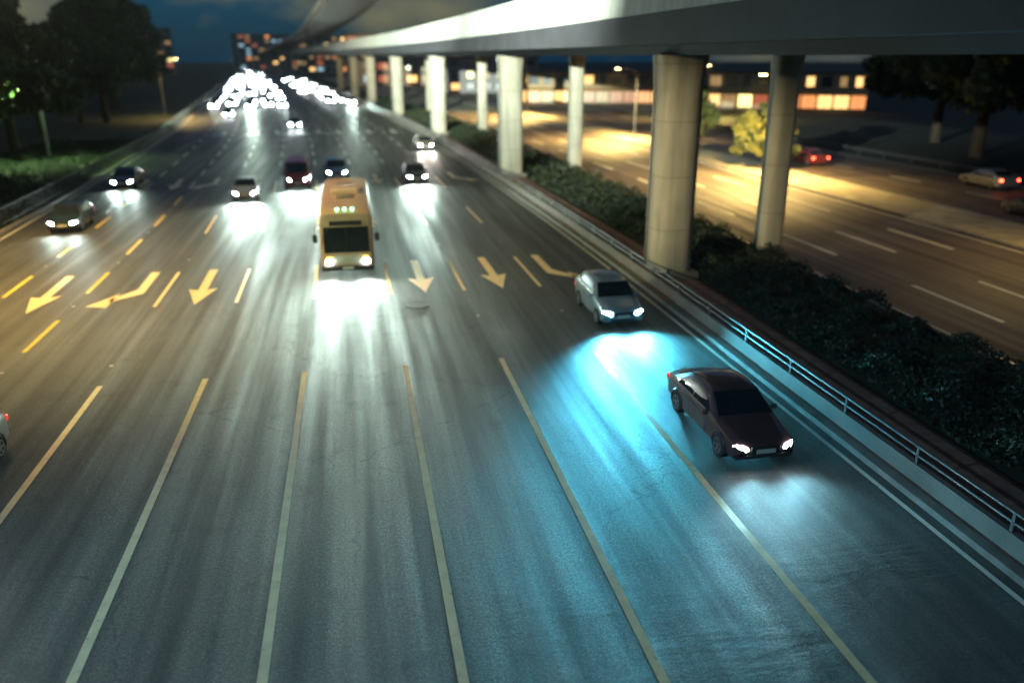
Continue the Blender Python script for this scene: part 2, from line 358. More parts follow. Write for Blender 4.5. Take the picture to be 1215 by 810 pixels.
# road studs
studm = mat('road_stud', (.55, .50, .38), .35)
sm = MB(); sm.box(-.06, .06, -.05, .05, .001, .022, ch=.008)
st0 = None
lanes = {-12: 'first', -15.4: 'second'}
spots = []
for x in (-8.6, -12.0, -15.4):
    for k in range(5): spots.append((x + .02, 27.2 + 7.6 * k))
for x in (4.5, 8.0):
    for y in (30.3, 43.5, 59.5): spots.append((x, y))
for i, (x, y) in enumerate(spots):
    if st0 is None: o = st0 = sm.build('road_stud', studm)
    else: o = st0.copy(); C.objects.link(o)
    o.location = (x + cs(y), y, 0); tag(o, 'small pale reflective stud on the asphalt in the gap of a lane line', 'road stud', 'road studs along the lane lines')

# ------------------------------------------------------------------ roadside rails and fence
def fence_run(name, x, y0, y1, h, m, label, cat, pitch=3.0, bal=.16, top=.035, zb=.13):
    root = empty(name, (x, y0, 0)); tag(root, label, cat)
    y = y0
    while y < y1:
        ya, yb = y, min(y + pitch, y1)
        p = MB()
        A = lambda yy, z: (cs(yy), yy - y0, z)
        p.tube([A(ya, h), A(yb, h)], top, 6, caps=False); p.tube([A(ya, zb + .12), A(yb, zb + .12)], top * .7, 6, caps=False)
        k = int((yb - ya) / bal)
        for i in range(1, k):
            yy = lin(i / k, ya, yb); p.tube([A(yy, zb + .12), A(yy, h)], .011, 4, caps=False)
        p.build('fence_panel', m, root, 40)
        q = MB(); q.tube([A(ya, zb - .02), A(ya, h + .06)], .045, 8); q.build('post', m, root, 40)
        y += pitch if y < 120 else pitch
        if y > 120: pitch = 12; bal = .6
    return root
fence_run('metal_fence', -20.9, 20, 330, 1.15, M['darkrail'], 'dark metal fence of thin upright bars along the left kerb', 'fence')
# right: low concrete wall with rail on top
rb = empty('roadside_barrier', (13.0, -6, 0)); tag(rb, 'long low grey concrete barrier with a metal rail along the right kerb', 'barrier')
pr = [(-.12, .12), (.14, .12), (.10, .55), (-.07, .55)]
ys = [-6 + 6 * i for i in range(0, 56)]
v, f = ribbon(pr, -6, 330); v = [(a, b + 6, c) for a, b, c in v]; obj('plinth', v, f, M['conc'], rb)
for zz, nm in ((.98, 'top_rail'), (.76, 'middle_rail')):
    p = MB(); p.tube([(cs(y), y + 6, zz) for y in range(-6, 331, 6)], .038, 8); p.build(nm, M['rail'], rb, 50)
for i, y in enumerate(range(-6, 200, 3)):
    p = MB(); p.box(-.04 + cs(y), .04 + cs(y), y + 5.96, y + 6.04, .54, .99); p.build('post', M['rail'], rb)

# ------------------------------------------------------------------ main viaduct
via = empty('viaduct', (0, 0, 0)); tag(via, 'long curving concrete flyover on round columns running beside the road', 'viaduct')
YV = list(range(-12, 240, 8)) + list(range(240, 620, 20))
def rib(name, prof, m, y0=-12, y1=600, parent=via): 
    v, f = ribbon(prof, y0, y1, ys=YV); return obj(name, v, f, m, parent)
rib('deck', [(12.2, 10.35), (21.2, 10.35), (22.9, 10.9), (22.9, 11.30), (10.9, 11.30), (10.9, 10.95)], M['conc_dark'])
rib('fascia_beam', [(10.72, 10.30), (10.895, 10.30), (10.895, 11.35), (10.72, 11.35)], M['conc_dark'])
for y in range(-12, 600, 12):
    yb = min(y + 11.96, 600)
    if y < 240 or y % 24 == 0:
        e = 23.96 if y >= 240 else 11.96
        v, f = ribbon([(10.66, 11.36), (10.92, 11.302), (11.1, 11.302), (10.98, 13.1), (10.78, 13.1)], y, min(y + e, 600), ys=YV); obj('parapet_panel', v, f, M['conc_pale'], via)
rib('rear_parapet', [(22.7, 11.302), (22.9, 11.302), (22.9, 12.4), (22.7, 12.4)], M['conc_pale'])
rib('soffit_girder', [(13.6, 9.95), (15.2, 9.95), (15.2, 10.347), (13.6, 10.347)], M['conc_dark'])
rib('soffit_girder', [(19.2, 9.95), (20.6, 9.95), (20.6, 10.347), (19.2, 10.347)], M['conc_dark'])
def column(x, y, r, label_=None):
    t = MB(); n = 28
    zs = [(.05, r), (8.4, r), (8.9, r * 1.02), (9.5, r * 1.08), (9.948, r * 1.16)]
    v = []; f = []
    for z, q in zs:
        for k in range(n):
            a = 2 * PI * k / n; ca, sa = math.cos(a), math.sin(a)
            # rounded-square section
            u = (abs(ca) ** 3.2 + abs(sa) ** 3.2) ** (-1 / 3.2)
            v.append((x + q * u * ca, y + q * u * sa, z))
    for i in range(len(zs) - 1):
        for k in range(n): f.append((i * n + k, i * n + (k + 1) % n, (i + 1) * n + (k + 1) % n, (i + 1) * n + k))
    o = obj('column', v, f, M['column'], via, 35)
    b = MB(); b.box(x - r - .18, x + r + .18, y - r - .18, y + r + .18, .1, .45, ch=.04); b.build('column_base', M['conc'], o)
    if r > .8:
        b = MB(); b.tube([(x - r * 1.02 - .06, y + .3, .46), (x - r * 1.02 - .06, y + .3, 8.6), (x - r * 1.2, y + .3, 9.94)], .06, 8); b.build('drain_pipe', M['rail'], o, 50)
for y in (34.6, 68.5, 108, 146, 184, 222, 262): column(14.3 + cs(y) * .9, y, .95)
for y in (37.3, 71, 110, 148, 186): column(20.9 + cs(y), y, .62)
# upper curving ramp seen over the far end of the road
ramp = empty('curved_ramp', (0, 0, 0)); tag(ramp, 'high pale ramp curving in from the far road over the flyover', 'ramp')
RP = [(-60, 700, 11), (-42, 572, 12.5), (-27, 460, 14.5), (-8, 304, 16), (1.8, 198, 17.5), (4.7, 171, 18.5), (5.9, 149, 19), (9, 90, 20), (12, 30, 20.5), (13, -20, 20.5)]
def spl(P, n=8):
    out = []
    P = [Vector(p) for p in P]; Q = [P[0]] + P + [P[-1]]
    for i in range(1, len(Q) - 2):
        for k in range(n):
            t = k / n; a, b, c, d = Q[i - 1:i + 3]
            out.append(.5 * ((2 * b) + (c - a) * t + (2 * a - 5 * b + 4 * c - d) * t * t + (3 * b - a - 3 * c + d) * t ** 3))
    out.append(P[-1]); return out
rp = spl(RP)
def sweep(path, prof):
    v = []; f = []; n = len(prof)
    for i, p in enumerate(path):
        d = (path[min(i + 1, len(path) - 1)] - path[max(i - 1, 0)]); d.z = 0; d.normalize(); s = Vector((-d.y, d.x, 0))
        for a, z in prof: v.append(p + s * a + Vector((0, 0, z)))
    for i in range(len(path) - 1):
        for k in range(n):
            a, b = i * n + k, i * n + (k + 1) % n; f.append((a, b, b + n, a + n))
    f.append(tuple(range(n))); f.append(tuple(reversed(range((len(path) - 1) * n, len(path) * n)))); return v, f
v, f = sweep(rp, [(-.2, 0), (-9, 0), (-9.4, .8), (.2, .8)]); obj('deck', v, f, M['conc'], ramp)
v, f = sweep(rp, [(.2, .802), (.0, .802), (.05, 1.9), (.2, 1.9)]); obj('parapet', v, f, M['conc_pale'], ramp)
v, f = sweep(rp, [(-9.2, .802), (-9.4, .802), (-9.4, 1.9), (-9.25, 1.9)]); obj('rear_parapet', v, f, M['conc_pale'], ramp)
for i in (4, 12, 20, 28):
    p = rp[i]; d = rp[i + 1] - rp[i]; d.z = 0; d.normalize(); s = Vector((-d.y, d.x, 0)); q = p - s * 5.5
    if i > 12: continue
    t = MB(); t.tube([(q.x, q.y, 0), (q.x, q.y, p.z - 1), (q.x, q.y, p.z - .004)], [.8, .8, 1.5], 16); t.build('column', M['conc_pale'], ramp, 40)

# ------------------------------------------------------------------ foliage
def leafcloud(n, pts_fn, size, seed):
    """n leaf clumps of 3 crossed leaf faces each"""
    r = np.random.default_rng(seed); P = pts_fn(n, r); n = len(P)
    a = r.normal(size=(n, 3)); a /= np.linalg.norm(a, axis=1)[:, None]
    b = np.cross(a, r.normal(size=(n, 3))); b /= np.linalg.norm(b, axis=1)[:, None]
    s = size * r.uniform(.6, 1.4, n)[:, None]
    v = np.stack([P - a * s, P + b * s * .55, P + a * s, P - b * s * .55], 1).reshape(-1, 3)
    f = np.arange(4 * n).reshape(-1, 4)
    return v, f
def fast_obj(name, v, f, m, parent=None):
    me = bpy.data.meshes.new(name); nv = len(v); nf = len(f)
    me.vertices.add(nv); me.vertices.foreach_set('co', np.asarray(v, dtype=np.float32).ravel())
    me.loops.add(nf * 4); me.loops.foreach_set('vertex_index', np.asarray(f, dtype=np.int32).ravel())
    me.polygons.add(nf); me.polygons.foreach_set('loop_start', np.arange(0, nf * 4, 4, dtype=np.int32)); me.polygons.foreach_set('loop_total', np.full(nf, 4, dtype=np.int32))
    me.update(); me.validate(); me.materials.append(m)
    o = bpy.data.objects.new(name, me); C.objects.link(o)
    if parent: o.parent = parent
    return o
def make_tree(h, cr_, seed, leaf, nleaf, ls=.22, label='', at=(0, 0, 0), low=.3):
    rng = random.Random(seed); root = empty('tree', at); tag(root, label, 'tree')
    t = MB(); top = h * .55
    t.tube([(0, 0, -.1), (.1, 0, h * .2), (-.1, .1, h * .4), (0, 0, top)], [h * .035, h * .028, h * .022, h * .012], 10)
    cl = []
    for i in range(9):
        a = i * 2.4 + rng.uniform(-.4, .4); z0 = h * rng.uniform(.25, .5); rr = cr_ * rng.uniform(.45, .85); z1 = h * rng.uniform(low + .15, .85)
        e = (rr * math.cos(a), rr * math.sin(a), z1); mid = (e[0] * .5, e[1] * .5, lin(.6, z0, z1))
        t.tube([(0, 0, z0), mid, e], [h * .014, h * .009, h * .004], 6); cl.append((e, cr_ * rng.uniform(.2, .32)))
    for i in range(75):
        a = rng.uniform(0, 6.28); rr = cr_ * rng.uniform(.05, 1) ** .6; z = h * rng.uniform(low + .1, .92)
        k = 1 - max(0, (z / h - .55)) * 1.2
        cl.append(((rr * k * math.cos(a), rr * k * math.sin(a), z), cr_ * rng.uniform(.09, .22)))
    t.build('trunk', M['bark'], root, 60)
    def fn(n, r):
        idx = r.integers(0, len(cl), n); c = np.array([c[0] for c in cl])[idx]; q = np.array([c[1] for c in cl])[idx]
        d = r.normal(size=(n, 3)); d /= np.linalg.norm(d, axis=1)[:, None]; rad = q * r.uniform(.1, 1.5, n) ** .6
        return c + d * rad[:, None] * np.array([1, 1, .75])
    v, f = leafcloud(nleaf, fn, ls, seed); fast_obj('crown', v, f, leaf, root)
    return root
T1 = make_tree(14, 6.2, 1, M['leaf'], 30000, .27, 'tall dark broadleaf tree, nearest to the camera behind the left fence', (-36, 70, 0), .2)
T1.scale = (1.2, 1.2, 1.25)
T2 = make_tree(10, 4.6, 2, M['leaf2'], 20000, .22, 'green lamp-lit tree standing in the middle of the row left of the road', (-41, 119, 0), .2)
T3 = make_tree(7, 3.4, 3, M['leaf3'], 20000, .13, 'yellow-green lit tree farther along the verge beside the side road', (38.2, 90, 0), .15)
def tcopy(src, x, y, s, rz, label, grp):
    o = copy_tree(src); o.location = (x, y, 0); o.scale = (s, s, s * random.uniform(.92, 1.1)); o.rotation_euler[2] = rz; tag(o, label, 'tree', grp); return o
GL = 'trees beyond the left fence'; GR = 'trees beyond the far road'
T1['group'] = GL; T2['group'] = GL
LT = [(T1, -34.5, 80, 1.25, 'broad dark tree at the left edge of the photo'), (T1, -41, 88, 1.6, 'dark tree behind the broad one at the left edge'),
      (T1, -37, 99, 1.15, 'dark tree second in the row along the left fence'), (T2, -53, 122, 1.6, 'green tree left of the lamp-lit one'),
      (T2, -42, 140, 1.35, 'green tree on the left just before the road starts to bend'), (T1, -72, 160, 1.6, 'dark tree rising behind the green ones on the left'),
      (T2, -50, 185, 1.3, 'green tree by the start of the left bend'), (T1, -60, 118, 1.8, 'dark tree furthest out to the left'),
      (T2, -60, 225, 1.2, 'far green tree outside the left bend'), (T1, -38, 139, 1.3, 'dark tree nearest the road just before it bends left'), (T1, -45, 172, 1.5, 'dark tree nearest the road where it starts to bend left'), (T1, -58, 225, 1.8, 'dark tree nearest the road halfway round the left bend'),
      (T2, -76, 290, 1.3, 'farthest green tree on the left, near the lit blocks')]
for i, (s, x, y, k, lab) in enumerate(LT): tcopy(s, x, y, k, i * 1.3, lab, GL)
RT = [(60, 26, 1.6, 'dark tree at the right edge of the photo'), (63, 38, 1.5, 'dark tree second from the right edge beyond the far road'), (62, 50, 1.55, 'dark tree third from the right edge beyond the far road'),
      (64, 61, 1.5, 'dark tree fourth from the right edge beyond the far road'), (64, 74, 1.45, 'dark tree fifth from the right edge beyond the far road'), (70, 88, 1.3, 'dark tree just right of the thin flyover column'),
      (78, 34, 1.4, 'tall dark tree in the second row at the far right'), (82, 52, 1.4, 'tall dark tree in the second row beyond the far road'), (84, 74, 1.4, 'tall dark tree in the second row nearest the flyover'), (60, 14, 1.25, 'dark tree cut by the right edge of the photo')]
for i, (x, y, k, lab) in enumerate(RT): tcopy(T1, x, y, k, i * 1.7 + .5, lab, GR)
tcopy(T3, 37.8, 70, .85, 1.1, 'small yellow-green tree on the verge behind the nearest thin column', None)
# planting bed shrubs under the viaduct
def bed(n, y0, y1, ls, seed, name, label):
    def fn(n, r):
        y = r.uniform(y0, y1, n); x = r.uniform(15.4, 20.9, n)
        h = .55 + .25 * np.sin(y * .9 + x * 1.3) + .2 * np.sin(y * 2.3 - x * 2.1) + .15 * np.sin(x * 4 + y * 3.1)
        edge = np.minimum(x - 15.2, 21.1 - x); h = h * np.clip(edge * 1.5, .25, 1)
        keep = np.ones(n, bool)
        z = .1 + np.clip(h, .15, 2) * r.uniform(.3, 1, n) ** .5
        s = np.interp(y, np.arange(-60, 1400, 1.), _g)
        return np.stack([x + s, y, z], 1)[keep]
    v, f = leafcloud(n, fn, ls, seed); o = fast_obj(name, v, f, M['bedleaf']); tag(o, label, 'shrubs', None, 'stuff')
bed(60000, 2, 60, .075, 11, 'ground_cover', 'dark low shrubs filling the bed under the near flyover')
bed(30000, 60, 200, .13, 12, 'ground_cover', 'dark low shrubs filling the bed under the far flyover')
def grassfn(n, r):
    y = r.uniform(25, 110, n); x = r.uniform(-34, -21.1, n); s = np.interp(y, np.arange(-60, 1400, 1.), _g)
    return np.stack([x + s, y, r.uniform(0, .22, n)], 1)
v, f = leafcloud(40000, grassfn, .12, 5); tag(fast_obj('grass', v, f, M['bedleaf']), 'dark rough grass between the left fence and the trees', 'grass', None, 'stuff')

# ------------------------------------------------------------------ street lamps
def spot(name, loc, target, power, col, size=60, blend=.6, rad=.15, parent=None):
    l = bpy.data.lights.new(name, 'SPOT'); l.energy = power; l.color = col; l.spot_size = math.radians(size); l.spot_blend = blend; l.shadow_soft_size = rad
    o = bpy.data.objects.new(name, l); C.objects.link(o); o.location = loc
    d = Vector(target) - Vector(loc); o.rotation_euler = d.to_track_quat('-Z', 'Y').to_euler()
    if parent: o.parent = parent
    return o
def street_lamp(x, y, h, arm, rz, power, label, col=(1, .66, .20), grp='street lamps', cone=150, out=.5):
    r = empty('street_lamp', (x, y, 0), rz); tag(r, label, 'street lamp', grp)
    p = MB(); p.tube([(0, 0, 0), (0, 0, h * .5), (0, 0, h - .6), (arm * .25, 0, h - .1), (arm, 0, h)], [.11, .085, .06, .05, .045], 10); p.build('pole', M['rail'], r, 50)
    p = MB(); p.box(-.14, .14, -.14, .14, 0, .5, ch=.02); p.build('base', M['conc'], r)
    p = MB(); p.box(arm - .05, arm + .65, -.14, .14, h - .03, h + .10, ch=.03); hd_ = p.build('lamp_head', M['rail'], r)
    p = MB(); p.box(arm + .05, arm + .58, -.11, .11, h - .055, h - .033); p.build('lens', M['street'], hd_)
    spot('lamp_light', (arm + .3, 0, h - .1), (arm + .3 + out, 0, 0), power, col, cone, .7, .2, r)
    return r
street_lamp(36.2, 64, 8.5, 2.2, PI, 30000, 'street lamp on the verge beyond the side road, seen between trees and flyover')
street_lamp(36.2, 34, 8.5, 2.2, PI, 1500, 'street lamp on the verge near the right edge of the photo')
street_lamp(34.8, 98, 8.5, 2.2, PI, 40000, 'street lamp at the end of the side road, seen past the nearest thick column')
street_lamp(30, 140, 8.5, 2.2, PI, 40000, 'street lamp on the forecourt seen between the first and second thick columns')
street_lamp(-28.5, 84, 8.5, 1.6, PI, 12000, 'street lamp in front of the dark trees on the left', (.6, 1, .4))
street_lamp(60, 128, 8.5, 2.2, 2.2, 40000, 'street lamp in front of the yellow-lit shop row')
street_lamp(-31.5, 150, 9.5, 2.6, 0, 9000, 'street lamp on the outside of the left bend')
# stand-in lamps added outside the frame to light the near road
street_lamp(-22.6, 42, 17, 5.2, 0, 26000, 'tall unseen stand-in lamp added above the left fence', cone=112, out=4)
# unseen flood mast added outside the frame to light road and flyover
def mast(x, y, h):
    r = empty('added_flood_mast', (x, y, 0)); tag(r, 'unseen mast added to flood the road and flyover with light', 'floodlight mast')
    p = MB(); p.tube([(0, 0, 0), (0, 0, h)], [.22, .12], 12); p.build('pole', M['rail'], r, 50)
    for k, (tx, ty, tz, pw, sz) in enumerate(((10.0, 120, 14, 2000000, 24), (10.8, 52, 16.5, 620000, 38), (1, 38, 0, 24000, 40), (6.0, 17, 0, 13000, 46), (3, 200, 18, 900000, 15), (13.6, 35, 5, 60000, 14))):
        d = (Vector((tx, ty, tz)) - Vector((x, y, h))).normalized()
        p = MB(); p.tube([Vector((0, 0, h)) , Vector((0, 0, h)) + d * .5], [.12, .3], 12); hh = p.build('lamp_head', M['rail'], r, 40)
        spot('added_flood_light', Vector((0, 0, h)) + d * .7, Vector((tx - x, ty - y, tz)), pw, (.86, 1, .84) if k < 2 else ((.80, 1, .50) if k == 2 else (.34, .74, 1) if k == 3 else (1, .86, .5)), sz, 1.0, .2, r)  # added floods, tinted for parapet, road, ramp and column
mast(-24, 8, 15)

# ------------------------------------------------------------------ buildings
lit = [mat('lit_window_%s' % k, (.3, .25, .15), .4, em=c, ems=s, var=.5, vscale=2) for k, c, s in (('warm', (1, .58, .2), 1.3), ('yellow', (1, .82, .3), 1.6), ('orange', (1, .36, .12), .8), ('cool', (.5, .8, 1), .5), ('dim', (1, .6, .25), .25), ('dim_red', (1, .25, .12), .3))]
dark_w = mat('dark_window', (.02, .03, .05), .15)
def building(x, y, w, d, h, rz, wallc, floors, bays, label, litp=.6, roofc=(.1, .09, .09), shop=False, seed=0):
    rg = random.Random(seed); r = empty('building', (x, y, 0), rz); tag(r, label, 'building')
    wm = mat('wall_render', wallc, .8, var=.12, vscale=.4, bump=.2)
    b = MB(); b.box(-w / 2, w / 2, 0, d, 0, h); b.build('wall', wm, r)
    b = MB(); b.box(-w / 2 - .4, w / 2 + .4, -.4, d + .4, h + .002, h + .45, ch=.05); b.build('roof', mat('roof', roofc, .8), r)
    fh = h / floors
    for fl in range(floors):
        for k in range(bays):
            cx_ = -w / 2 + (k + .5) * w / bays; ww = w / bays * rg.uniform(.2, .36); z0 = fl * fh + fh * .28; z1 = fl * fh + fh * .82
            if shop and fl == 0: ww = w / bays * .44; z0 = .3; z1 = fh * .8
            fr = MB()
            fr.box(cx_ - ww - .1, cx_ + ww + .1, -.08, -.002, z1, z1 + .12); fr.box(cx_ - ww - .16, cx_ + ww + .16, -.14, -.002, z0 - .12, z0)
            fr.box(cx_ - ww - .1, cx_ - ww, -.08, -.002, z0 + .001, z1 - .001); fr.box(cx_ + ww, cx_ + ww + .1, -.08, -.002, z0 + .001, z1 - .001); fr.box(cx_ - .03, cx_ + .03, -.07, -.002, z0 + .001, z1 - .001)
            wn = fr.build('window', M['trim'], r)
            p = MB(); p.box(cx_ - ww, cx_ + ww, -.035, -.003, z0 + .001, z1 - .001)
            p.build('pane', (lit[rg.choice((0, 1, 2, 4, 4, 5, 5, 0 if shop else 3))] if rg.random() < litp or (shop and fl == 0) else dark_w), wn)
    if shop:
        b = MB()
        v = [(-w / 2, -.15, fh * .98), (w / 2, -.15, fh * .98), (w / 2, -1.8, fh * .84), (-w / 2, -1.8, fh * .84)]
        b.add(v + [(a, c, z - .08) for a, c, z in v], [(0, 1, 2, 3), (7, 6, 5, 4), (0, 3, 7, 4), (3, 2, 6, 7), (2, 1, 5, 6), (1, 0, 4, 5)])
        b.build('awning', mat('awning', rg.choice([(.5, .12, .06), (.55, .3, .08), (.1, .15, .3)]), .6), r)
    return r
building(22, 300, 46, 14, 17, -.1, (.34, .27, .22), 4, 9, 'wide four-storey block seen low between the far flyover columns', .6, seed=1)
building(52, 178, 34, 12, 6.5, -.35, (.42, .30, .18), 2, 11, 'two-storey shop row with red awning seen between the first and second thick columns', .4, shop=True, seed=2)
building(84, 150, 30, 12, 6.8, -.5, (.40, .34, .22), 2, 10, 'two-storey yellow-lit shop row seen between the thick and the thin near columns', .4, shop=True, seed=5)
building(38, 235, 30, 12, 9.5, -.2, (.3, .28, .3), 3, 7, 'three-storey building behind the shop row seen right of the second thick column', .5, seed=6)
building(-96, 330, 36, 14, 20, .35, (.42, .36, .26), 6, 8, 'pale apartment block with lit windows far behind the left trees', .3, seed=8)
building(-120, 520, 40, 14, 25, .3, (.40, .34, .27), 8, 8, 'tallest apartment block on the horizon left of the road', .25, seed=9)
building(-60, 700, 60, 16, 26, .1, (.36, .34, .32), 8, 12, 'broad apartment block closing the view at the end of the road', .3, seed=10)
building(-8, 560, 46, 16, 22, -.05, (.33, .31, .30), 6, 9, 'block with lit windows beyond the right side of the bend', .5, seed=12)

# ------------------------------------------------------------------ vehicles
def carpaint(name, c): return mat(name, c, .32, .35, coat=.8, var=.04, vscale=3)
STY = {
 'sedan': dict(L=4.6, W=1.80, st=[(0, .36, .52, .60, .80), (.025, .24, .60, .69, .93), (.11, .18, .70, .78, .98), (.26, .18, .84, .93, 1), (.42, .18, .90, 1.40, 1), (.58, .18, .92, 1.45, 1), (.74, .18, .94, 1.37, 1), (.88, .20, .95, 1.04, .99), (.97, .25, .92, 1.0, .95), (1, .40, .82, .88, .86)], cab=(3, 4, 6, 7)),
 'hatch': dict(L=4.1, W=1.75, st=[(0, .36, .54, .62, .80), (.03, .24, .64, .73, .93), (.12, .18, .76, .84, .98), (.24, .18, .90, .99, 1), (.40, .18, .95, 1.48, 1), (.58, .18, .97, 1.53, 1), (.84, .18, 1.0, 1.46, .99), (.96, .25, 1.0, 1.08, .96), (.99, .35, .9, .98, .92), (1, .42, .80, .84, .86)], cab=(3, 4, 6, 7)),
 'suv': dict(L=4.7, W=1.90, st=[(0, .42, .70, .80, .82), (.025, .30, .82, .92, .94), (.10, .26, .94, 1.03, .98), (.24, .26, 1.02, 1.10, 1), (.37, .26, 1.08, 1.72, 1), (.58, .26, 1.1, 1.78, 1), (.90, .26, 1.1, 1.72, .99), (.98, .32, 1.1, 1.18, .96), (.99, .4, 1.0, 1.08, .94), (1, .46, .9, .95, .88)], cab=(3, 4, 6, 7)),
 'van': dict(L=5.0, W=1.95, st=[(0, .40, .66, .78, .86), (.02, .28, .80, .95, .95), (.07, .24, .98, 1.08, .98), (.11, .24, 1.08, 1.18, 1), (.24, .24, 1.16, 2.02, 1), (.55, .24, 1.18, 2.14, 1), (.94, .24, 1.18, 2.08, .99), (.985, .3, 1.18, 1.5, .98), (.995, .4, 1.1, 1.2, .96), (1, .46, .9, .95, .92)], cab=(3, 4, 6, 7)),
}
def spline_station(st):
    """resample station table for a smoother hull"""
    out = []
    for a, b in zip(st[:-1], st[1:]):
        out.append(a)
        if b[0] - a[0] > .06: out.append(tuple(lin(.5, p, q) + (.012 if i in (2, 3) and abs(a[3] - b[3]) < .1 else 0) for i, (p, q) in enumerate(zip(a, b))))
    out.append(st[-1]); return out
def make_car(style, pm, lampm, label, lit_beam=None, low=False, tail=False, name='car', cat='car'):
    S = STY[style]; Lh = S['L']; w = S['W'] / 2; st = S['st']
    root = empty(name); tag(root, label, cat)
    def topw(s):
        k = min(1, max(0, (s[3] - s[2] - .1) / .35)); return lin(k, .90, .76 if style != 'van' else .86)
    def ring(s):
        t, zl, zb, zt, wf = s; ww = w * wf; wt = ww * topw(s); y = -Lh / 2 + t * Lh
        tall = zt - zb > .25
        half = [(0, zl), (ww * .86, zl), (ww * .985, zl + .10), (ww, lin(.5, zl, zb)), (ww * 1.0, zb - .12), (ww * .965, zb), (lin(.5, ww * .965, wt) + .015, lin(.5, zb, zt)), (wt + .01, zt - .06), (wt * .93, zt - .015), (wt * .6, zt + .012), (0, zt + .02)]
        return [(x, y, z) for x, z in half] + [(-x, y, z) for x, z in half[-2:0:-1]]
    R = [ring(s) for s in spline_station(st)]; n = len(R[0]); v = [p for r in R for p in r]; f = []
    for i in range(len(R) - 1):
        for k in range(n): f.append((i * n + k, i * n + (k + 1) % n, (i + 1) * n + (k + 1) % n, (i + 1) * n + k))
    f = [tuple(reversed(q)) for q in f]
    f.append(tuple(range(n))); f.append(tuple(reversed(range((len(R) - 1) * n, len(R) * n))))
    obj('body', v, f, pm, root, 32)
    # glass
    c0, c1, c2, c3 = [st[i] for i in S['cab']]
    Y = lambda t: -Lh / 2 + t * Lh
    def pane(q, nm, off=.012, m=M['glass']):
        q = [Vector(p) for p in q]; nrm = (q[1] - q[0]).cross(q[3] - q[0]).normalized(); ctr = sum(q, Vector()) / 4
        if nrm.dot(ctr - Vector((0, 0, .8))) < 0: nrm = -nrm
        o = [p + nrm * off for p in q]; i = [p - nrm * .02 for p in q]
        obj(nm, o + i, [(0, 1, 2, 3), (7, 6, 5, 4), (0, 4, 5, 1), (1, 5, 6, 2), (2, 6, 7, 3), (3, 7, 4, 0)], m, root)
    wb, wt = w * .84, w * topw(c1) * .93
    pane([(-wb, Y(lin(.05, c0[0], c1[0])), lin(.05, c0[3], c1[3]) + .01), (wb, Y(lin(.05, c0[0], c1[0])), lin(.05, c0[3], c1[3]) + .01), (wt, Y(lin(.93, c0[0], c1[0])), lin(.93, c0[3], c1[3])), (-wt, Y(lin(.93, c0[0], c1[0])), lin(.93, c0[3], c1[3]))], 'windscreen', .024)
    if low: pass
    wt2 = w * topw(c2) * .9
    if style == 'van':
        pass
    pane([(w * .8, Y(lin(.92, c2[0], c3[0])), lin(.88, c2[3], c3[3])), (-w * .8, Y(lin(.92, c2[0], c3[0])), lin(.88, c2[3], c3[3])), (-wt2, Y(lin(.08, c2[0], c3[0])), lin(.08, c2[3], c3[3])), (wt2, Y(lin(.08, c2[0], c3[0])), lin(.08, c2[3], c3[3]))], 'rear_window', .024)
    mid = lin(.5, c1[0], c2[0])
    for sgn in (-1, 1):
        for (ta, tb, tc, td) in ((lin(.55, c0[0], c1[0]), mid - .008, lin(1.0, c0[0], c1[0]) + .012, mid - .008), (mid + .008, lin(.45, c2[0], c3[0]), mid + .008, c2[0] - .005)):
            zb = lin(.5, c1[2], c2[2]) + .03; zt = min(c1[3], c2[3]) - .10
            xa = w * .962; xt = w * lin(.92, .965, topw(c1)) + .012
            pane([(sgn * xa, Y(ta), zb), (sgn * xa, Y(tb), zb), (sgn * xt, Y(td), zt), (sgn * xt, Y(tc), zt)], 'side_window', .016)
    # wheels
    wr = {'sedan': .32, 'hatch': .31, 'suv': .37, 'van': .34}[style]
    for yy in (-Lh * .5 + Lh * .185, Lh * .5 - Lh * .20):
        for sgn in (-1, 1):
            def cyl(x0, x1, r, bev=.0, n=24):
                v = []; f = []
                prof = [(x0, r * .62), (x0, r - .03), (x0 + .03 * (1 if x1 > x0 else -1), r), (x1 - .03 * (1 if x1 > x0 else -1), r), (x1, r - .03), (x1, r * .62)]
                for x, q in prof: v += [(x, yy + q * math.cos(2 * PI * k / n), wr + q * math.sin(2 * PI * k / n)) for k in range(n)]
                for i in range(len(prof) - 1):
                    for k in range(n): f.append((i * n + k, i * n + (k + 1) % n, (i + 1) * n + (k + 1) % n, (i + 1) * n + k))
                f.append(tuple(range(n))); f.append(tuple(range((len(prof) - 1) * n, len(prof) * n)))
                return v, f
            v, f = cyl(sgn * (w - .22), sgn * (w + .015), wr); wo = obj('wheel', v, f, M['tyre'], root, 40)
            b = MB()
            for k in range(5):
                a = 2 * PI * k / 5; b.add([(sgn * (w + .02), yy + .03 * math.cos(a + 1.57), wr + .03 * math.sin(a + 1.57)), (sgn * (w + .02), yy + wr * .62 * math.cos(a + .12), wr + wr * .62 * math.sin(a + .12)), (sgn * (w + .02), yy + wr * .62 * math.cos(a - .12), wr + wr * .62 * math.sin(a - .12)), (sgn * (w + .02), yy - .03 * math.cos(a + 1.57), wr - .03 * math.sin(a + 1.57))], [(0, 1, 2, 3)])
            v, f = disc(wr * .66, 0, .008, 24, wr * .56); v = [(sgn * (w + .016 + z), yy + x, wr + y) for x, y, z in v]; b.add(v, f)
            b.build('rim', M['rim'], wo)
            if not low:
                # wheel arch lip
                t = MB(); t.tube([(sgn * (w - .01), yy + (wr + .045) * math.cos(a), wr + (wr + .045) * math.sin(a)) for a in np.linspace(-.25, PI + .25, 14)], .028, 6); t.build('wheel_arch', M['trim'], root, 50)
    # front
    s1 = st[1]; hz = s1[2] - .02; hy = Y(.012)
    ww = w * .88
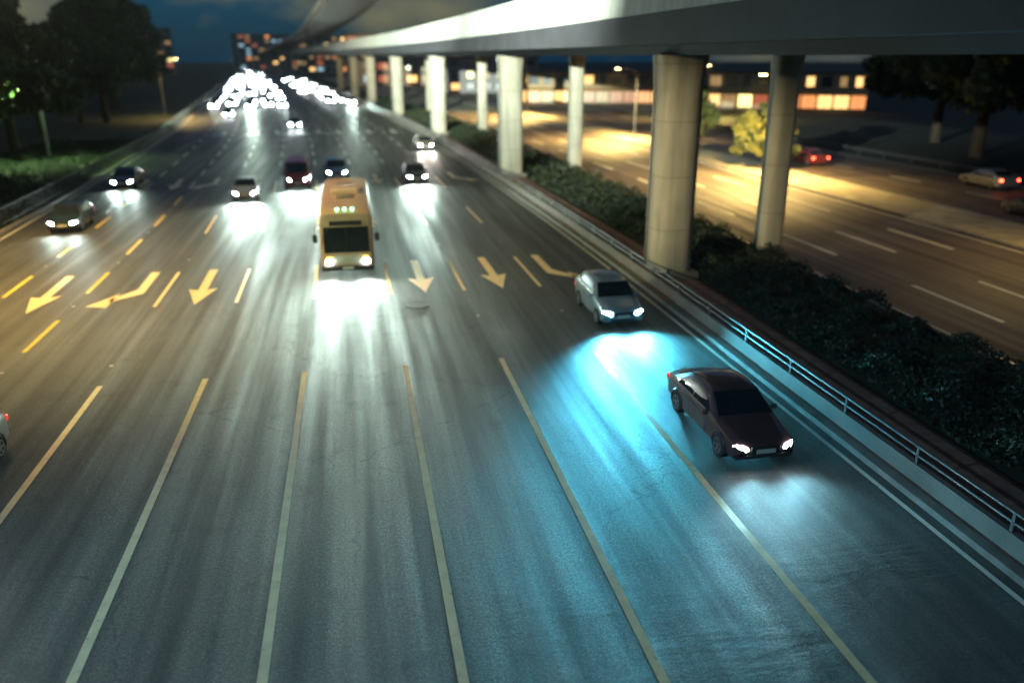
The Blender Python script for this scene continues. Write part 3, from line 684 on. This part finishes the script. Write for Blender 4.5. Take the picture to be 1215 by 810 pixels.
    for sgn in (-1, 1):
        v = []; f = []; nn = 14
        cxh = sgn * ww * .80
        # teardrop lens wrapped on the corner
        rings = [(1.0, .0), (.8, .05), (.0, .075)]
        for q, o_ in rings:
            for k in range(nn):
                a = 2 * PI * k / nn; dx = .19 * q * math.cos(a); dz = .085 * q * math.sin(a) + .03 * q * math.cos(a)
                xx = cxh + sgn * dx
                yb = Y(.0) + .02 + .9 * max(0, abs(xx) - ww * .62) ** 1.6
                v.append((xx, yb - o_ * .7, hz + dz))
        for i in range(2):
            for k in range(nn): f.append((i * nn + k, i * nn + (k + 1) % nn, (i + 1) * nn + (k + 1) % nn, (i + 1) * nn + k))
        obj('headlight', v, f, lampm, root, 60)
        b = MB(); b.box(sgn * (w * .84) - .10, sgn * (w * .84) + .10, Lh / 2 - .12, Lh / 2 + .005, st[-1][2] - .10, st[-1][2] + .06, ch=.02); b.build('tail_light', M['lamp_rl'] if tail else M['lamp_r'], root)
        if not low:
            b = MB(); xm = sgn * (w + .09); b.box(xm - .09, xm + .09, Y(c0[0] + .07), Y(c0[0] + .07) + .09, c0[2] + .06, c0[2] + .20, ch=.03); b.build('wing_mirror', pm, root, 50)
    b = MB(); b.box(-w * .44, w * .44, Y(0) - .014, Y(0) + .03, hz - .13, hz + .05, ch=.012)
    for k in range(3): b.box(-w * .42, w * .42, Y(0) - .022, Y(0) - .0145, hz - .11 + k * .05, hz - .095 + k * .05)
    b.build('grille', M['trim'], root)
    b = MB(); b.box(-w * .6, w * .6, Y(0) - .01, Y(0) + .06, s1[1] + .06, s1[1] + .17, ch=.02); b.build('air_intake', M['trim'], root)
    if not low:
        b = MB(); b.box(-.26, .26, Y(0) - .03, Y(0) - .012, s1[1] + .20, s1[1] + .31); b.build('number_plate', M['plate'], root)
        b = MB(); b.tube([(0, Y(c0[0]) + .02, c0[3] + .035), (-w * .35, Y(c0[0]) + .09, c0[3] + .10), (-w * .7, Y(c0[0]) + .12, c0[3] + .12)], .009, 5); b.build('wiper', M['trim'], root)
        b = MB(); zc = c0[3] + .028
        for q in (-1, 1): b.tube([(q * w * .72, Y(c0[0]) - .02, zc - .03), (q * w * .70, Y(lin(.5, st[2][0], c0[0])), lin(.5, st[2][3], c0[3]) + .012), (q * w * .60, Y(st[2][0]), st[2][3] + .006)], .008, 4)
        b.build('bonnet_seam', M['trim'], root)
        for sgn in (-1, 1):
            b = MB()
            for dy in (.86, -.22):
                q = MB(); q.box(w - .012, w + .003, Y(c1[0]) + dy, Y(c1[0]) + dy + .012, st[3][1] + .1, c1[2] - .05)
                if sgn < 0: q.v = [(-a, b_, c_) for a, b_, c_ in q.v]
                q.build('door_seam', M['trim'], root)
            b.box(sgn * (w + .001), sgn * (w + .014), Y(c1[0]) + .55, Y(c1[0]) + .75, c1[2] - .13, c1[2] - .10); b.build('door_handle', M['trim'], root)
    if lit_beam:
        pw, col = lit_beam
        for sgn in (-1, 1):
            spot('headlight_beam', (sgn * ww * .78, Y(0) - .12, hz), (sgn * ww * .78 + .0, Y(0) - 20, -0.6), pw, col, 118, 1.0, .16, root)
    return root
WHITE = (.74, 1.0, .86); CY_ = (.10, .70, 1.0)
PW = 230
def put(o, x0, yfront, style=None, extra=0):
    """x0 in lane coordinates, front bumper at yfront"""
    Lc = STY[style]['L'] if style else 0
    y = yfront + Lc / 2; o.location = (x0 + cs(y), y, .005); o.rotation_euler[2] = -math.atan2(-(cs(y + 3) - cs(y - 3)), 6) * -1 + extra
    return o
put(make_car('van', carpaint('maroon_paint', (.30, .03, .035)), M['lamp_w'], 'dark red people carrier with both headlights lit in the middle distance', (PW * 4, WHITE)), -3.55, 64.8, 'van')
put(make_car('suv', carpaint('white_blue_paint', (.10, .22, .33)), M['lamp_w'], 'blue off-roader with lit headlights following the tan coach', (PW * 5, WHITE)), -.4, 68.2, 'suv')
put(make_car('sedan', carpaint('black_paint', (.02, .022, .026)), M['lamp_w'], 'dark saloon with lit headlights in the outermost lane by the left fence, farther of two', (PW * 1.2, WHITE)), -17.0, 67.5, 'sedan')
put(make_car('hatch', carpaint('dark_green_paint', (.02, .035, .04)), M['lamp_w'], 'dark hatchback with lit headlights in the outermost lane by the left fence, nearer of two', (PW * .5, WHITE)), -16.8, 50.5, 'hatch')
put(make_car('sedan', carpaint('white_paint', (.55, .57, .58)), M['lamp_w'], 'white saloon whose headlights flood the lane left of the red people carrier', (PW * 6, WHITE)), -7.2, 60.0, 'sedan')
put(make_car('sedan', carpaint('graphite_paint', (.05, .055, .06)), M['lamp_w'], 'grey saloon with lit headlights right of the lane arrow, second lane from the right kerb', (PW * 6, WHITE)), 6.0, 66.0, 'sedan')
put(make_car('hatch', carpaint('beige_paint', (.32, .27, .2)), M['lamp_w'], 'beige hatchback with lit headlights close to the right kerb at the start of the bend', (PW * 1.5, (1, .9, .75))), 10.1, 90.0, 'hatch')
put(make_car('hatch', carpaint('silver_blue_paint', (.28, .36, .42)), M['lamp_b'], 'silver car with cyan headlights that turn the road blue beside the right kerb', (PW * 10, CY_)), 9.75, 27.6, 'hatch')
put(make_car('sedan', carpaint('plum_paint', (.10, .05, .055)), M['lamp_w'], 'dark plum saloon in front of the silver car beside the right kerb, nearest the camera', (PW * 1.1, (.30, .80, 1))), 9.75, 16.4, 'sedan')
put(make_car('sedan', carpaint('silver_paint', (.40, .42, .44)), M['lamp_w'], 'rear corner of a silver car cut by the left edge of the photo', (PW * .3, WHITE)), -10.45, 17.0, 'sedan')

# tan coach
def coach():
    r = empty('coach', (-.45 + cs(43), 37.6, .005)); tag(r, 'large tan coach with lit headlights and three green roof lights in the centre lane', 'coach')
    L_, w, h = 11.0, 1.25, 3.15; tan = mat('tan_coach_paint', (.46, .30, .18), .4, .1, coat=.4, var=.06)
    sec = []
    for t, ins, zt in ((0, .16, 2.72), (.006, .08, 2.95), (.03, .02, 3.08), (.10, 0, 3.15), (.9, 0, 3.15), (.985, .02, 3.1), (1, .12, 2.9)):
        y = t * L_; ww = w - ins; c = .22
        half = [(0, .32), (ww - .05, .32), (ww, .45), (ww, 1.2), (ww - .02, zt - c), (ww - c * .35, zt - c * .3), (ww - c, zt), (ww * .4, zt + .03), (0, zt + .035)]
        sec.append([(x, y, z) for x, z in half] + [(-x, y, z) for x, z in half[-2:0:-1]])
    n = len(sec[0]); v = [p for s in sec for p in s]; f = []
    for i in range(len(sec) - 1):
        for k in range(n): f.append((i * n + (k + 1) % n, i * n + k, (i + 1) * n + k, (i + 1) * n + (k + 1) % n))
    f.append(tuple(range(n))); f.append(tuple(reversed(range((len(sec) - 1) * n, len(sec) * n)))); obj('body', v, f, tan, r, 35)
    def bx(nm, m, *a, par=r, ch=0): b = MB(); b.box(*a, ch=ch); return b.build(nm, m, par, 50 if ch else None)
    b = MB(); b.add([(-1.06, -.03, 1.15), (1.06, -.03, 1.15), (1.04, -.01, 2.38), (-1.04, -.01, 2.38), (-1.06, .03, 1.15), (1.06, .03, 1.15), (1.04, .03, 2.38), (-1.04, .03, 2.38)], [(0, 1, 2, 3), (0, 4, 5, 1), (1, 5, 6, 2), (2, 6, 7, 3), (3, 7, 4, 0)]); b.build('windscreen', M['glass'], r)
    b = MB(); b.tube([(-.75, -.045, 1.18), (-.2, -.05, 1.75)], .012, 5); b.build('wiper', M['trim'], r); b = MB(); b.tube([(.2, -.045, 1.18), (.75, -.05, 1.75)], .012, 5); b.build('wiper', M['trim'], r)
    bx('windscreen_pillar', M['trim'], -.015, .015, -.036, -.0315, 1.16, 2.37)
    bx('front_panel', mat('cream_panel', (.42, .40, .34), .4), -.62, .62, -.02, .0, .60, 1.02, ch=.01)
    bx('destination_board', M['trim'], -.75, .75, -.02, .02, 2.44, 2.66)
    for s in (-1, 1):
        for k in range(5): bx('side_window', M['glass'], s * 1.238 if s < 0 else 1.238, s * 1.262 if s < 0 else 1.262, 1.2 + k * 1.85, 2.9 + k * 1.85, 1.35, 2.4)
        bx('headlight', M['lamp_w'], s * .86 - .14, s * .86 + .14, -.045, .0, .62, .80, ch=.02)
        bx('indicator', M['amber'], s * .86 - .10, s * .86 + .10, -.03, .0, .86, .94, ch=.01)
        b = MB(); b.tube([(s * 1.15, .05, 2.5), (s * 1.42, -.30, 2.45), (s * 1.42, -.32, 2.05)], .022, 6); b.box(s * 1.42 - .10, s * 1.42 + .10, -.37, -.30, 1.75, 2.12); b.build('wing_mirror', M['trim'], r)
        for yy in (2.4, 8.2):
            b = MB(); b.tube([(s * 1.0, yy, .48), (s * 1.27, yy, .48)], .48, 24); wo = b.build('wheel', M['tyre'], r, 40)
            b = MB(); b.tube([(s * 1.271, yy, .48), (s * 1.285, yy, .48)], .26, 18); b.build('rim', M['rim'], wo, 40)
        spot('headlight_beam', (s * .86, -.25, .7), (s * .86, -22, -.6), PW * 3.6, WHITE, 118, 1.0, .16, r)
    for x in (-.35, 0, .35): bx('marker_light', M['green'], x - .06, x + .06, .30, .40, 3.12, 3.19, ch=.01)
    bx('bumper', M['trim'], -1.2, 1.2, -.08, .02, .30, .52, ch=.03); bx('number_plate', M['plate'], -.26, .26, -.10, -.082, .36, .47)
    for y in (3.2, 7.2): bx('roof_hatch', M['conc'], -.45, .45, y, y + .9, 3.17, 3.25, ch=.03)
    bx('roof_unit', tan, -.7, .7, 4.7, 6.4, 3.16, 3.42, ch=.06)
coach()

# far traffic: small copies with lit lamps
def far_proto(style, col, nm):
    return make_car(style, carpaint(nm, col), M['lamp_far'], 'x', None, low=True)
fp = [far_proto('sedan', (.30, .31, .33), 'far_grey'), far_proto('hatch', (.05, .06, .08), 'far_dark'), far_proto('suv', (.5, .5, .48), 'far_white')]
used = [False] * 3
FL = 'distant car with blazing headlights in the queue on the left lanes of the bend'; FR = 'distant car with cool white headlights on the right lanes of the bend'
far = []
rf = random.Random(4)
for lane, ys in ((-17.4, (176, 190, 206, 228, 262, 310, 370, 450, 560)), (-13.7, (150, 178, 192, 210, 236, 270, 320, 400, 500)), (-10.3, (172, 186, 200, 222, 250, 290, 350, 430)), (-7.0, (180, 194, 214, 240, 282, 330, 390, 480)), (-3.7, (126, 176, 205, 232, 275, 340))):
    for y in ys: far.append((lane, y, FL))
for lane, ys in ((6.3, (188, 205, 225, 250, 285, 330, 390)), (10.1, (178, 192, 210, 232, 262, 300, 350)), (3.0, (240, 290, 360))):
    for y in ys: far.append((lane, y, FR))
for lane, y, lab in far:
    k = rf.randrange(3)
    if not used[k]: o = fp[k]; used[k] = True
    else: o = copy_tree(fp[k])
    yy = y + rf.uniform(-3, 3); put(o, lane + rf.uniform(-.3, .3), yy)
    tag(o, lab, 'car', 'queue on the left of the bend' if lab is FL else 'queue on the right of the bend')
# lamps of the leading far cars light their stretch of road
for lane, y, pw in ((-17.4, 174, 14000), (-13.7, 148, 7000), (-10.3, 170, 14000), (-7, 178, 14000), (-3.7, 124, 2200), (-3.7, 174, 5000), (10.1, 176, 8000), (6.3, 186, 8000), (-13.7, 230, 9000), (-7, 260, 9000), (8, 230, 7000)):
    x = lane + cs(y); spot('headlight_beam', (x, y - .4, .75), (x + cs(y - 20) - cs(y), y - 20, -.6), pw, WHITE, 80, .9, .2)
# cars with red tail lamps on the far road
for i, (x, y, col, lab) in enumerate(((43.5, 44, (.05, .05, .06), 'dark car with red tail lights on the far road near the right edge'), (50, 56, (.3, .3, .32), 'grey car with red tail lights in the outer lane of the far road'), (43.5, 72, (.2, .03, .03), 'red car with tail lights lit on the far road, farthest of three'))):
    o = make_car('sedan', carpaint('far_road_paint', col), M['trim'], lab, None, low=True, tail=True); o.location = (x, y, .005); o.rotation_euler[2] = PI
    tag(o, lab, 'car', 'cars on the far road')
# guard rail of the far road
gr = empty('guard_rail', (54.6, 10, 0)); tag(gr, 'pale guard rail in front of the dark trees beyond the far road', 'guard rail')
p = MB(); p.add(*ribbon([(-.04, .45), (.02, .50), (-.04, .60), (.02, .68), (-.04, .75), (.04, .75), (.04, .45)], 10, 200)); p.v = [(a, b - 10, c) for a, b, c in p.v]; p.build('rail', M['rail'], gr)
for y in range(10, 130, 4): b = MB(); b.box(.045 + cs(y), .14 + cs(y), y - 10, y - 9.9, -.02, .7); b.build('post', M['rail'], gr)

# ------------------------------------------------------------------ thin haze volume added to make the lamps glow
hz_ = MB(); hz_.box(-905, 905, -105, 1505, -1.0, 44)
hm = bpy.data.materials.new('haze'); hm.use_nodes = True; hn = hm.node_tree.nodes; hn.remove(hn['Principled BSDF'])
pv = hn.new('ShaderNodeVolumePrincipled'); pv.inputs['Color'].default_value = (.86, .93, .90, 1); pv.inputs['Density'].default_value = .00007; pv.inputs['Anisotropy'].default_value = .45
hm.node_tree.links.new(pv.outputs[0], hn['Material Output'].inputs['Volume'])
tag(hz_.build('haze', hm), 'thin haze added over the whole road so the lamps glow', 'haze', None, 'stuff')
